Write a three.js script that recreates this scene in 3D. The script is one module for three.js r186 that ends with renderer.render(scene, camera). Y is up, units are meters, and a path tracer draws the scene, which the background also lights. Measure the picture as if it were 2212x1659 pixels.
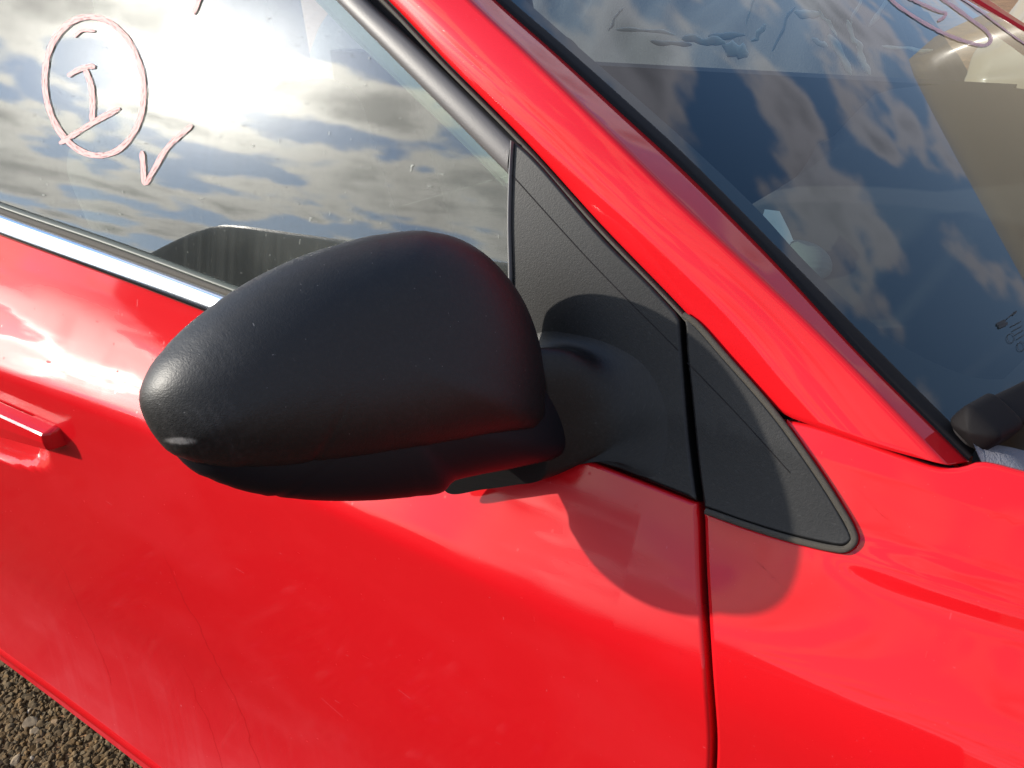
import * as THREE from 'three';
import { RoundedBoxGeometry } from 'three/addons/geometries/RoundedBoxGeometry.js';
import { mergeGeometries } from 'three/addons/utils/BufferGeometryUtils.js';

// ---------------------------------------------------------------- camera, sky, sun, exposure
const scene = new THREE.Scene();
const V = (x, y, z) => new THREE.Vector3(x, y, z);
const EYE = V(0.207, 1.2125, 1.203), YAW = 0.64926, PITCH = 0.46775, ROLL = -0.07767, FOCAL = 1780, PW = 2212, PH = 1659;
const FWD = V(-Math.sin(YAW) * Math.cos(PITCH), -Math.sin(PITCH), -Math.cos(YAW) * Math.cos(PITCH));
const R0 = FWD.clone().cross(V(0, 1, 0)).normalize(), U0 = R0.clone().cross(FWD);
const RIGHT = R0.clone().multiplyScalar(Math.cos(ROLL)).addScaledVector(U0, Math.sin(ROLL));
const UP = U0.clone().multiplyScalar(Math.cos(ROLL)).addScaledVector(R0, -Math.sin(ROLL));
const camera = new THREE.PerspectiveCamera(2 * Math.atan(PH / 2 / FOCAL) * 180 / Math.PI, 4 / 3, 0.02, 2000);
camera.position.copy(EYE);
camera.quaternion.setFromRotationMatrix(new THREE.Matrix4().makeBasis(RIGHT, UP, FWD.clone().negate()));
camera.updateMatrixWorld(true);

const SUN = V(-0.7207, 0.4258, 0.5471).normalize();
const sunLight = new THREE.DirectionalLight(new THREE.Color().setRGB(1, 0.93, 0.82), 4.2);
sunLight.position.copy(SUN).multiplyScalar(12);
sunLight.castShadow = true; sunLight.shadow.mapSize.set(4096, 4096); sunLight.shadow.radius = 1.4;
Object.assign(sunLight.shadow.camera, { left: -3, right: 3, top: 3, bottom: -3, near: 0.5, far: 40 });
scene.add(sunLight, sunLight.target);

const renderer = new THREE.WebGLRenderer({ antialias: true });
renderer.setSize(1024, 768);
renderer.toneMapping = THREE.LinearToneMapping;
renderer.toneMappingExposure = 1.3;
renderer.shadowMap.enabled = true;

// ---------------------------------------------------------------- noise
function rng(seed) { let a = seed >>> 0; return () => { a = (a + 0x6D2B79F5) | 0; let t = Math.imul(a ^ (a >>> 15), 1 | a); t = (t + Math.imul(t ^ (t >>> 7), 61 | t)) ^ t; return ((t ^ (t >>> 14)) >>> 0) / 4294967296; }; }
const NT = new Float32Array(65536); { const r = rng(7); for (let i = 0; i < 65536; i++) NT[i] = r(); }
function vn(x, y, m = 256, my = m) {                                   // value noise that repeats every m cells
  const xi = Math.floor(x), yi = Math.floor(y), fx = x - xi, fy = y - yi, u = fx * fx * (3 - 2 * fx), v = fy * fy * (3 - 2 * fy);
  const a = ((xi % m) + m) % m, b = (a + 1) % m, c = (((yi % my) + my) % my) * 256, d = ((((yi + 1) % my) + my) % my) * 256;
  return (NT[c + a] * (1 - u) + NT[c + b] * u) * (1 - v) + (NT[d + a] * (1 - u) + NT[d + b] * u) * v;
}
function fbm(x, y, o = 5, m = 256, my = m) { let s = 0, a = 0.5, t = 0; for (let i = 0; i < o; i++) { s += a * vn(x + i * 17.3, y + i * 9.7, m, my); t += a; a *= 0.5; if (m < 256) m *= 2; if (my < 256) my *= 2; x *= 2; y *= 2; if (m > 256) m = 256; if (my > 256) my = 256; } return s / t; }
const sstep = (a, b, x) => { const t = Math.min(1, Math.max(0, (x - a) / (b - a))); return t * t * (3 - 2 * t); };
const mix = (a, b, t) => a + (b - a) * t;

// ---------------------------------------------------------------- sky: broken cloud with the sun behind it
{
  const w = 2048, h = 1024, d = new Float32Array(w * h * 4);
  for (let j = 0; j < h; j++) {
    const el = ((j + 0.5) / h - 0.5) * Math.PI, cy = Math.cos(el), sy = Math.sin(el);
    for (let i = 0; i < w; i++) {
      const az = ((i + 0.5) / w - 0.5) * 2 * Math.PI, x = Math.cos(az) * cy, z = Math.sin(az) * cy, k = (j * w + i) * 4;
      const ang = Math.acos(Math.min(1, Math.max(-1, x * SUN.x + sy * SUN.y + z * SUN.z))) * 57.3;
      const hz = Math.exp(-Math.max(0, sy) * 5);
      let r = mix(0.055, 0.60, hz), g = mix(0.155, 0.76, hz), b = mix(0.36, 0.90, hz);
      const boost = 1 + 4.6 * Math.exp(-ang / 24); r *= boost; g *= boost; b *= boost;
      const au = 0.5 * Math.exp(-ang / 18) + 7 * Math.exp(-((ang / 6.5) ** 2)) + 8 * Math.exp(-ang / 4);
      r += au; g += au * 0.96; b += au * 0.86;
      if (sy > -0.02) {
        const q = 1 / (Math.max(sy, 0) + 0.13), u = x * q, v = z * q;
        const ca = u * 0.78 - v * 0.62, cb = u * 0.62 + v * 0.78;
        const wx = fbm(ca * 1.6 + 31, cb * 1.6 + 5, 3) - 0.5;
        const n = fbm(ca * 4.8 + wx * 0.9 + 11.5, cb * 5.6 + wx * 0.9 + 40.2, 7), big = fbm(ca * 1.1 + 3.1, cb * 1.4 + 8.4, 3);
        const den = sstep(0.485, 0.60, n * 0.8 + big * 0.26 + 0.05 * Math.exp(-ang / 25));
        const thick = sstep(0.58, 0.80, n * 0.8 + big * 0.26);
        const lit = 0.44 + 3.3 * Math.exp(-ang / 21) + 9 * Math.exp(-((ang / 7.5) ** 2));
        const cl = lit * mix(1.15, 0.60, thick);
        const wm = sstep(15, 70, ang); r = mix(r, cl, den * 0.94); g = mix(g, cl * mix(0.965, 0.99, wm), den * 0.94); b = mix(b, cl * mix(0.86, 1.10, wm), den * 0.94);
      }
      if (sy < 0) { const t = sstep(0, -0.04, sy); r = mix(r, 0.26, t); g = mix(g, 0.21, t); b = mix(b, 0.16, t); }
      d[k] = r; d[k + 1] = g; d[k + 2] = b; d[k + 3] = 1;
    }
  }
  const sky = new THREE.DataTexture(d, w, h, THREE.RGBAFormat, THREE.FloatType);
  sky.mapping = THREE.EquirectangularReflectionMapping; sky.magFilter = sky.minFilter = THREE.LinearFilter; sky.wrapS = THREE.RepeatWrapping; sky.needsUpdate = true;
  scene.background = sky; scene.environment = sky;
}

// ---------------------------------------------------------------- the car's surfaces, as functions of place (x to the front, y up, z out to the right)
const glassZ = (x, y) => 0.782 - 0.29 * (y - 0.956) - 0.38 * (y - 0.956) ** 2 - 0.08 * (x + 0.45);
const creaseY = x => 0.830 - 0.055 * (x + 0.24);
const beltY = x => 0.954 - 0.05 * (x + 0.45);
const softplus = (t, w) => t > 20 * w ? t : w * Math.log(1 + Math.exp(t / w));
const HX = -0.87, HY = 0.766;                                   // the hollow behind the door handle
function bodyZ(x, y, plain) {
  const c = creaseY(x), b = beltY(x), t = y - c, up = softplus(t, mix(0.0035, 0.014, sstep(-0.12, 0.08, x))), k = 1 - 0.75 * sstep(-0.02, 0.22, x);
  let z = 0.857 - 0.02 * (x + 0.5) + 0.06 * (softplus(-0.42 - x, 0.05)) + 0.03 * k * (t - up) - k * (0.82 * Math.min(up, 0.13) - 1.45 * Math.min(up, 0.13) ** 2) - (1 - k) * 0.5 * Math.min(up, 0.13) - 0.55 * Math.max(0, up - 0.13) + 0.45 * Math.max(0, 0.5 - y) ** 2 - 0.02 * Math.max(0, 0.62 - y) * 0;
  if (!plain) { const e = ((x - HX) / 0.172) ** 2 + ((y - HY + 0.05 * (x - HX)) / 0.050) ** 2; if (e < 1) z -= 0.048 * sstep(0, y < HY - 0.05 * (x - HX) ? 1.0 : 0.72, 1 - e); }
  { const yy = Math.max(y, c), g = glassZ(x, yy) + 0.012 - 1.2 * (yy - y), d = (z - g) / 0.006; z = d > 30 ? z : d < -30 ? g : g + 0.006 * Math.log(1 + Math.exp(d)); }
  if (x > 0.08) z += 0.0022 * sstep(0.10, 0.17, x) * Math.exp(-(((y - 0.8965) / 0.009) ** 2));
  return z;
}
const body = (off = 0) => (x, y) => V(x, y, bodyZ(x, y) + off);
const side = (off = 0) => (x, y) => V(x, y, glassZ(x, y) + off);
const screenY = (x, z) => 0.944 - 0.607 * (x - 0.175 - 0.05 * (1 - (z / 0.75) ** 2));
const screen = (off = 0) => (x, z) => V(x, screenY(x, z) + off, z);

// ---------------------------------------------------------------- textures and materials
function tex(n, rep, f, srgb = false) {
  const d = new Uint8Array(n * n * 4);
  for (let j = 0; j < n; j++) for (let i = 0; i < n; i++) { const c = f(i / n, j / n), k = (j * n + i) * 4; for (let q = 0; q < 3; q++) d[k + q] = 255 * Math.min(1, Math.max(0, c.length ? c[q] : c)); d[k + 3] = 255; }
  const t = new THREE.DataTexture(d, n, n); t.wrapS = t.wrapT = THREE.RepeatWrapping; t.magFilter = THREE.LinearFilter; t.minFilter = THREE.LinearMipmapLinearFilter; t.generateMipmaps = true;
  t.repeat.set(1 / rep, 1 / rep); if (srgb) t.colorSpace = THREE.SRGBColorSpace; t.needsUpdate = true; return t;
}
const rgb = (r, g, b) => new THREE.Color().setRGB(r, g, b);
const grain = tex(512, 0.06, (u, v) => 0.55 * vn(u * 128, v * 128, 128) + 0.45 * vn(u * 64 + 9, v * 64 + 3, 64));
// road film, wiped and rained on: how rough the lacquer is
const smear = tex(1024, 0.62, (u, v) => {
  const a = fbm(u * 4, v * 16 + 4, 5, 4, 16), b = fbm(u * 8, v * 32 + 7, 4, 8, 32), c = vn(u * 256, v * 256, 256);
  return 0.025 + 0.06 * sstep(0.45, 0.75, a) + 0.06 * sstep(0.5, 0.8, b) + (c > 0.985 ? 0.4 : 0);
});
const filmTint = tex(1024, 0.62, (u, v) => {
  const a = fbm(u * 8 + 3, v * 8 + 1, 5, 8), c = vn(u * 230 + 5, v * 230 + 2, 230), p = c > 0.986 ? 0.25 : 0;
  const s = 0.035 * sstep(0.45, 0.75, a) + p;
  return [0.775 + 0.12 * s + 0.03 * a, 0.075 + s * 0.5, 0.105 + s * 0.5];
}, true);
const doorTint = tex(2048, 1.4, (u, v) => {                      // place on the door: x = 1.4 u - 1.4, y = 1.4 v
  const x = u * 1.4 < 0.15 ? u * 1.4 : 1.4 * u - 1.4, y = 1.4 * v, a = fbm(u * 12 + 3, v * 20 + 1, 5, 12, 20), c = vn(u * 256 + 5, v * 256 + 2, 256), c2 = vn(u * 250 + 50, v * 250 + 20, 250);
  const low = sstep(0.62, 0.27, y), streak = fbm(u * 130, v * 3, 3, 130, 3);
  let s = 0.03 * sstep(0.45, 0.8, a) + 0.10 * low * (0.5 + a) + 0.022 * low * sstep(0.5, 0.75, streak) + (c > 0.992 ? 0.22 : 0) + (c2 > 0.994 ? 0.12 : 0), k = 1;
  for (const [x0, y0, sl, w, y1] of [[-0.552, 0.70, 0.20, 0.0016, 0.2], [-0.600, 0.52, 0.20, 0.0014, 0.2], [-0.80, 0.62, 0.08, 0.0012, 0.36]]) if (y < y0 && y > y1) { const d = Math.abs(x - x0 - (y0 - y) * sl - 0.010 * (vn(y * 40, x0 * 91) - 0.5) - 0.004 * (vn(y * 150, x0 * 31) - 0.5)); const q = sstep(w, w * 0.3, d) * sstep(y0, y0 - 0.1, y); k -= 0.09 * q; s -= 0.03 * q; }
  for (const [x0, y0, dx, dy] of [[-0.34, 0.56, 0.028, -0.012], [-0.30, 0.42, 0.03, -0.016], [-0.42, 0.70, 0.012, -0.002], [-0.22, 0.64, 0.014, -0.004], [-0.62, 0.72, 0.01, -0.003]]) { const t = ((x - x0) * dx + (y - y0) * dy) / (dx * dx + dy * dy); if (t > 0 && t < 1) { const d = Math.hypot(x - x0 - t * dx, y - y0 - t * dy); if (d < 0.0006) s += 0.14; } }
  s = Math.max(0, s); return [k * (0.785 + 0.12 * s + 0.02 * a), Math.max(0.05, 0.076 + s * 0.95) * k, Math.max(0.06, 0.106 + s * 0.93) * k];
}, true);
const doorRough = tex(1024, 1.4, (u, v) => {
  const x = u * 1.4 < 0.15 ? u * 1.4 : 1.4 * u - 1.4, y = 1.4 * v, c = creaseY(x), a = fbm(u * 9, v * 64 + 4 * u, 5, 9, 64), b = fbm(u * 24, v * 24 + 7, 4, 24), t = vn(u * 256, v * 256, 256);
  const shelf = sstep(c - 0.004, c + 0.01, y) * sstep(c + 0.11, c + 0.05, y);
  return 0.05 + 0.10 * sstep(0.4, 0.75, a) + 0.08 * sstep(0.45, 0.8, b) + shelf * (0.05 + 0.28 * sstep(0.40, 0.62, a)) + (t > 0.988 ? 0.3 : 0);
});
const sparkleTint = tex(512, 0.32, (u, v) => { const c = vn(u * 256, v * 256, 256), d = vn(u * 250 + 60, v * 250 + 9, 250), k = 0.070 + 0.035 * c * c + (d > 0.94 ? 0.07 : 0); return [k * 1.01, k, k * 1.0]; }, true);  // pale specks in the colour stand for sun sparkle on the grain
const capTint = tex(1024, 0.4, (u, v) => {                       // scuffs, dust and painted-in sparkle on the mirror cap, tip at the left
  const X = ((u + 0.5) % 1 - 0.5) * 0.4, Y = ((v + 0.5) % 1 - 0.5) * 0.4, c = vn(u * 256, v * 256, 256), d = vn(u * 256 + 60, v * 256 + 9, 256), f = fbm(u * 16, v * 16 + 3, 4, 16), sc = fbm(u * 200 + v * 30, v * 60 + u * 90, 3, 256);
  const worn = sstep(-0.035, -0.095, X) * sstep(0.3, 0.7, f), wipe = sstep(0.50, 0.72, sc) * worn, chip = sstep(1, 0.4, Math.hypot((X + 0.1035) / 0.009, (Y + 0.0185 + 0.35 * (X + 0.1035)) / 0.0028)) * sstep(0.2, 0.5, sc);
  let k = 0.072 + 0.028 * c * c + 0.04 * worn * c + 0.045 * wipe + 0.34 * chip + 0.015 * f + (d > 0.9955 ? 0.42 : d > 0.96 ? 0.07 : 0); return [k * 1.02, k, k * 0.98];
}, true);
const M = {
  red: new THREE.MeshPhysicalMaterial({ color: 0xffffff, map: filmTint, roughness: 0.55, specularIntensity: 0.05, clearcoat: 0.8, clearcoatRoughness: 0.5, clearcoatRoughnessMap: null }),
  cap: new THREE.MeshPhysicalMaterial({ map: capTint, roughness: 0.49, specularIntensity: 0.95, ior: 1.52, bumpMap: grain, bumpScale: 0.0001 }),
  black: new THREE.MeshPhysicalMaterial({ map: sparkleTint, roughness: 0.45, specularIntensity: 0.8, bumpMap: grain, bumpScale: 0.00005 }),
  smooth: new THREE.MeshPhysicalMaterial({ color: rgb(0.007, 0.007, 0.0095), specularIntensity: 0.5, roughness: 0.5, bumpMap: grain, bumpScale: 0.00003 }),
  satin: new THREE.MeshStandardMaterial({ color: rgb(0.10, 0.092, 0.09), roughness: 0.45, bumpMap: grain, bumpScale: 0.00006 }),
  rubber: new THREE.MeshPhysicalMaterial({ color: rgb(0.008, 0.0068, 0.0072), specularIntensity: 0.35, roughness: 0.7 }),
  seal: new THREE.MeshStandardMaterial({ color: rgb(0.085, 0.075, 0.06), roughness: 0.9, bumpMap: grain, bumpScale: 0.0003 }),
  dark: new THREE.MeshStandardMaterial({ color: rgb(0.012, 0.009, 0.009), roughness: 0.9 }),
  chrome: new THREE.MeshStandardMaterial({ color: rgb(0.78, 0.79, 0.82), metalness: 1, roughness: 0.16 }),
  glass: new THREE.MeshPhysicalMaterial({ color: rgb(0.72, 0.80, 0.74), transmission: 1, thickness: 0, roughness: 0, ior: 1.95 }),
  screen: new THREE.MeshPhysicalMaterial({ color: rgb(0.66, 0.74, 0.72), transmission: 1, thickness: 0, roughness: 0, ior: 1.52 }),
  frit: new THREE.MeshStandardMaterial({ color: rgb(0.006, 0.006, 0.007), roughness: 0.5 }),
  pen: new THREE.MeshStandardMaterial({ color: rgb(0.82, 0.47, 0.44), roughness: 0.8, transparent: true, alphaMap: tex(512, 0.05, (u, v) => 0.5 + 0.5 * sstep(0.25, 0.6, fbm(u * 8, v * 40, 4, 8, 40))) }),
  cloth: new THREE.MeshStandardMaterial({ color: rgb(0.03, 0.033, 0.034), roughness: 1 }),
  cabin: new THREE.MeshStandardMaterial({ color: rgb(0.02, 0.021, 0.022), roughness: 0.9 }),
  trimPale: new THREE.MeshStandardMaterial({ color: rgb(0.80, 0.82, 0.72), roughness: 0.8 }),
  mirror: new THREE.MeshStandardMaterial({ color: rgb(0.8, 0.82, 0.84), metalness: 1, roughness: 0.02 }),
};
M.redDoor = M.red.clone(); M.redDoor.map = doorTint; M.redDoor.clearcoatRoughness = 1; M.redDoor.clearcoatRoughnessMap = doorRough; M.redDoor.clearcoat = 0.85;
M.red.clearcoatRoughness = 1; M.red.clearcoatRoughnessMap = smear;

// survey of the photograph: where a sight line meets a surface
const rayDir = (px, py) => RIGHT.clone().multiplyScalar((px - PW / 2) / FOCAL).addScaledVector(UP, -(py - PH / 2) / FOCAL).add(FWD);
function project(p) { const v = p.clone().sub(EYE), d = v.dot(FWD); return [PW / 2 + FOCAL * v.dot(RIGHT) / d, PH / 2 - FOCAL * v.dot(UP) / d]; }
function solve(L, px, py, u, v) {
  for (let n = 0; n < 40; n++) {
    const a = project(L(u, v)), ex = px - a[0], ey = py - a[1];
    if (ex * ex + ey * ey < 1e-4) break;
    const h = 1e-4, b = project(L(u + h, v)), c = project(L(u, v + h));
    const j11 = (b[0] - a[0]) / h, j21 = (b[1] - a[1]) / h, j12 = (c[0] - a[0]) / h, j22 = (c[1] - a[1]) / h, D = j11 * j22 - j12 * j21 || 1e-9;
    let du = (ex * j22 - ey * j12) / D, dv = (ey * j11 - ex * j21) / D; const m = Math.hypot(du, dv); if (m > 0.12) { du *= 0.12 / m; dv *= 0.12 / m; }
    u += du; v += dv;
  }
  return [u, v];
}
const onSide = L => (px, py) => { const d = rayDir(px, py), t = (0.79 - EYE.z) / d.z; return solve(L, px, py, EYE.x + d.x * t, EYE.y + d.y * t); };
const onScreen = L => (px, py) => { const d = rayDir(px, py), t = (0.96 - 0.607 * (EYE.x - 0.205) - EYE.y) / (d.y + 0.607 * d.x); return solve(L, px, py, EYE.x + d.x * t, EYE.z + d.z * t); };
const smooth2 = (pts, n, closed = false) => new THREE.CatmullRomCurve3(pts.map(p => V(p[0], p[1], 0)), closed, 'centripetal').getSpacedPoints(n).slice(0, closed ? n : n + 1).map(p => [p.x, p.y]);
const trace = (at, pts, n) => smooth2(pts, n).map(p => at(p[0], p[1]));
const lifted = (L, uv) => uv.map(p => L(p[0], p[1]));

// ---------------------------------------------------------------- mesh builders
function geo(pos, nor, uv, idx) {
  const g = new THREE.BufferGeometry();
  g.setAttribute('position', new THREE.Float32BufferAttribute(pos, 3));
  if (nor) g.setAttribute('normal', new THREE.Float32BufferAttribute(nor, 3));
  g.setAttribute('uv', new THREE.Float32BufferAttribute(uv, 2));
  g.setIndex(idx); if (!nor) g.computeVertexNormals(); return g;
}
function mesh(name, g, m, parent, label) {
  const o = new THREE.Mesh(g, m); o.name = name; o.castShadow = o.receiveShadow = true; if (label) o.userData.label = label; parent.add(o); return o;
}
// a sheet cut to a contour in (u, v), lifted onto L(u, v), with rolled edges and a returned flange
function panel(contour, L, { r = 0.002, depth = 0.012, edge = 0.03, up = V(0, 0, 1), uvs = 1, steps = 3 } = {}) {
  let C = []; for (const p of contour) { const q = C[C.length - 1]; if (!q || Math.hypot(p[0] - q[0], p[1] - q[1]) > 2e-4) C.push(p); }
  if (Math.hypot(C[0][0] - C[C.length - 1][0], C[0][1] - C[C.length - 1][1]) < 2e-4) C.pop();
  const dense = []; C.forEach((p, i) => { const q = C[(i + 1) % C.length], k = Math.max(1, Math.ceil(Math.hypot(q[0] - p[0], q[1] - p[1]) / (edge * 0.8))); for (let j = 0; j < k; j++) dense.push(new THREE.Vector2(mix(p[0], q[0], j / k), mix(p[1], q[1], j / k))); });
  let K = dense; if (THREE.ShapeUtils.area(K) < 0) K = K.reverse();
  const n = K.length, out = K.map((p, i) => {
    const a = K[(i + n - 1) % n], b = K[(i + 1) % n], e = new THREE.Vector2(p.x - a.x, p.y - a.y).normalize(), f = new THREE.Vector2(b.x - p.x, b.y - p.y).normalize();
    const m = new THREE.Vector2(e.y + f.y, -(e.x + f.x)), l = m.length(); if (l < 1e-6) return new THREE.Vector2(e.y, -e.x);
    m.divideScalar(l); return m;
  });
  const I = K.map((p, i) => new THREE.Vector2(p.x - out[i].x * r, p.y - out[i].y * r));
  let P = I.map(p => [p.x, p.y]), T = THREE.ShapeUtils.triangulateShape(I, []);
  for (let it = 0; it < 40; it++) {                            // split long edges until the sheet follows its curvature
    const mid = new Map(), key = (a, b) => a < b ? a * 1e7 + b : b * 1e7 + a; let any = false;
    const cut = (a, b) => { if (Math.hypot(P[a][0] - P[b][0], P[a][1] - P[b][1]) <= edge) return -1; const q = key(a, b); if (!mid.has(q)) { mid.set(q, P.length); P.push([(P[a][0] + P[b][0]) / 2, (P[a][1] + P[b][1]) / 2]); any = true; } return mid.get(q); };
    const N = [];
    for (const [a, b, c] of T) {
      const x = cut(a, b), y = cut(b, c), z = cut(c, a);
      if (x < 0 && y < 0 && z < 0) N.push([a, b, c]);
      else if (x >= 0 && y >= 0 && z >= 0) N.push([a, x, z], [x, b, y], [z, y, c], [x, y, z]);
      else if (x >= 0 && y >= 0) N.push([x, b, y], [a, x, y], [a, y, c]);
      else if (y >= 0 && z >= 0) N.push([y, c, z], [b, y, z], [b, z, a]);
      else if (z >= 0 && x >= 0) N.push([z, a, x], [c, z, x], [c, x, b]);
      else if (x >= 0) N.push([a, x, c], [x, b, c]);
      else if (y >= 0) N.push([b, y, a], [y, c, a]);
      else N.push([c, z, b], [z, a, b]);
    }
    T = N; if (!any || P.length > 160000) break;
  }
  const h = 4e-4, nrm = (u, v) => { const a = L(u + h, v).sub(L(u - h, v)), b = L(u, v + h).sub(L(u, v - h)), m = a.cross(b).normalize(); return m.dot(up) < 0 ? m.negate() : m; };
  const pos = [], nor = [], uv = [], idx = [];
  for (const [u, v] of P) { const p = L(u, v), m = nrm(u, v); pos.push(p.x, p.y, p.z); nor.push(m.x, m.y, m.z); uv.push(u * uvs, v * uvs); }
  const A = new THREE.Vector3(), B = new THREE.Vector3(), Cc = new THREE.Vector3(), at = (i, t) => t.fromArray(pos, i * 3); let flip = 0;
  for (const t of T) { at(t[0], A); at(t[1], B); at(t[2], Cc); const q = B.clone().sub(A).cross(Cc.clone().sub(A)); flip += q.dot(V(nor[t[0] * 3], nor[t[0] * 3 + 1], nor[t[0] * 3 + 2])); }
  for (const t of T) idx.push(...(flip < 0 ? [t[0], t[2], t[1]] : t));
  if (depth > 0) {
    const rings = []; for (let s = 0; s <= steps; s++) rings.push([s / steps * Math.PI / 2, 0]); rings.push([Math.PI / 2, depth], [Math.PI / 2, depth, 1]);
    let prev = null;
    rings.forEach(([a, dd, inward]) => {
      const base = pos.length / 3;
      for (let i = 0; i < n; i++) {
        const u = I[i].x, v = I[i].y, p = L(u, v), m = nrm(u, v), e = L(u + out[i].x * h, v + out[i].y * h).sub(L(u - out[i].x * h, v - out[i].y * h)).normalize();
        const q = p.clone().addScaledVector(e, r * Math.sin(a)).addScaledVector(m, -r * (1 - Math.cos(a)) - dd); if (inward) q.addScaledVector(e, -0.006);
        const w = m.clone().multiplyScalar(Math.cos(a)).addScaledVector(e, Math.sin(a)); pos.push(q.x, q.y, q.z); nor.push(w.x, w.y, w.z); uv.push((u + out[i].x * r) * uvs, (v + out[i].y * r) * uvs);
      }
      if (prev !== null) for (let i = 0; i < n; i++) { const j = (i + 1) % n, a0 = prev + i, b0 = prev + j, c0 = base + j, d0 = base + i; idx.push(...(flip < 0 ? [a0, b0, c0, a0, c0, d0] : [a0, c0, b0, a0, d0, c0])); }
      prev = base;
    });
  }
  return geo(pos, nor, uv, idx);
}
// rows of points, each a cross-section, skinned
function skin(rows, { closed = false, caps = false } = {}) {
  const pos = [], uv = [], idx = [], m = rows[0].length; let s = 0;
  rows.forEach((row, j) => { if (j) s += row[0].distanceTo(rows[j - 1][0]); let q = 0; row.forEach((p, i) => { if (i) q += p.distanceTo(row[i - 1]); pos.push(p.x, p.y, p.z); uv.push(s, q); }); });
  for (let j = 0; j + 1 < rows.length; j++) for (let i = 0; i + (closed ? 0 : 1) < m; i++) { const a = j * m + i, b = j * m + (i + 1) % m, c = a + m, d = b + m; idx.push(a, b, d, a, d, c); }
  if (caps) for (const j of [0, rows.length - 1]) { const c = rows[j].reduce((t, p) => t.add(p), V(0, 0, 0)).divideScalar(m), k = pos.length / 3; pos.push(c.x, c.y, c.z); uv.push(0, 0); for (let i = 0; i < m; i++) { const a = j * m + i, b = j * m + (i + 1) % m; idx.push(...(j ? [a, b, k] : [b, a, k])); } }
  return geo(pos, null, uv, idx);
}
// a moulding between two lines on the car: prof = [[across 0..1, height], ...]
function strip(Aa, Bb, prof, up) {
  return skin(Aa.map((a, i) => {
    const b = Bb[i], t = Aa[Math.min(i + 1, Aa.length - 1)].clone().sub(Aa[Math.max(i - 1, 0)]), n = t.cross(b.clone().sub(a)).normalize(); if (n.dot(up) < 0) n.negate();
    return prof.map(([u, h]) => a.clone().lerp(b, u).addScaledVector(n, h));
  }));
}
const hump = (h, d = 0.004, n = 10, sq = 2) => [[0, -d], ...Array.from({ length: n + 1 }, (_, i) => { const u = i / n; return [u, h * (1 - Math.abs(2 * u - 1) ** sq) ** (1 / sq)]; }), [1, -d]];
// a pen stroke of some width and a little body lying on a surface
function stroke(L, at, pts, wpx, n = 40, wob = 0.12, seed = 1) {
  const q = smooth2(pts, n), r = rng(seed), rows = [];
  let w = 1; q.forEach((p, i) => {
    const a = q[Math.max(0, i - 1)], b = q[Math.min(q.length - 1, i + 1)], dx = b[0] - a[0], dy = b[1] - a[1], l = Math.hypot(dx, dy) || 1; w += (0.86 + (r() - 0.5) * wob * 2.5 - w) * 0.5;
    const k = wpx / 2 * w * Math.min(1, 0.55 + 0.3 * Math.min(i, n - i)), ox = -dy / l * k, oy = dx / l * k;
    const e = [-1, -0.6, 0, 0.6, 1].map((s, c) => { const d = at(p[0] + ox * s, p[1] + oy * s), o = L(d[0], d[1]); return o; });
    rows.push(e);
  });
  return skin(rows);
}

// ---------------------------------------------------------------- the red car
const car = new THREE.Group(); car.name = 'red_car'; scene.add(car);
car.userData = { label: 'bright red car with a matt black door mirror and pink pen marks on its glass', category: 'car' };
const bodyL = body(), atBody = onSide(bodyL), sideL = side(), atSide = onSide(sideL), scrL = screen(), atScr = onScreen(scrL);

// door skin
const gapL = [[1508, 1085], [1513, 1250], [1525, 1450], [1535, 1600], [1533, 1670], [1528, 1760], [1520, 1900]];
const gapR = [[1519, 1100], [1525, 1250], [1537, 1450], [1547, 1600], [1545, 1670], [1540, 1760], [1532, 1900]];
const chromeLow = [[-420, 350], [-200, 432], [0, 509], [220, 590], [441, 674], [700, 775], [1000, 890], [1120, 936]];
const sailLow = [[1120, 936], [1250, 985], [1400, 1043], [1508, 1085]];
const doorLow = [[-420, 1127], [-200, 1283], [0, 1428], [150, 1540], [300, 1655], [420, 1748], [640, 1930]];
const gl = trace(atBody, gapL, 40), dl = trace(atBody, doorLow, 40), ctop = trace(atBody, chromeLow.map(p => [p[0] + 3, p[1] - 9]), 40), stop = trace(atBody, sailLow, 14);
const gEnd = gl[gl.length - 1], dEnd = dl[dl.length - 1];
const doorContour = [...ctop, ...stop.slice(1), ...gl.slice(1), [gEnd[0] - 0.01, (gEnd[1] + dEnd[1]) / 2], [gEnd[0] - 0.03, dEnd[1] + 0.02], ...dl.slice().reverse()];
const door = mesh('front_door', panel(doorContour, bodyL, { r: 0.0035, depth: 0.02, edge: 0.006 }), M.redDoor, car, 'red front door with a shoulder crease');
// lower lip of the door
{
  const a = dl.map(p => V(p[0], p[1] + 0.030, bodyZ(p[0], p[1] + 0.030) + 0.001)), b = dl.map(p => V(p[0], p[1] - 0.035, bodyZ(p[0], p[1]) - 0.012));
  mesh('door_lip', strip(a, b, [[0, -0.004], [0.02, 0.0005], [0.12, 0.004], [0.24, 0.0045], [0.36, 0.003], [0.5, 0.0005], [0.75, 0], [0.92, -0.001], [1, -0.008]], V(0, 0, 1)), M.red, door);
}
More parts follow.
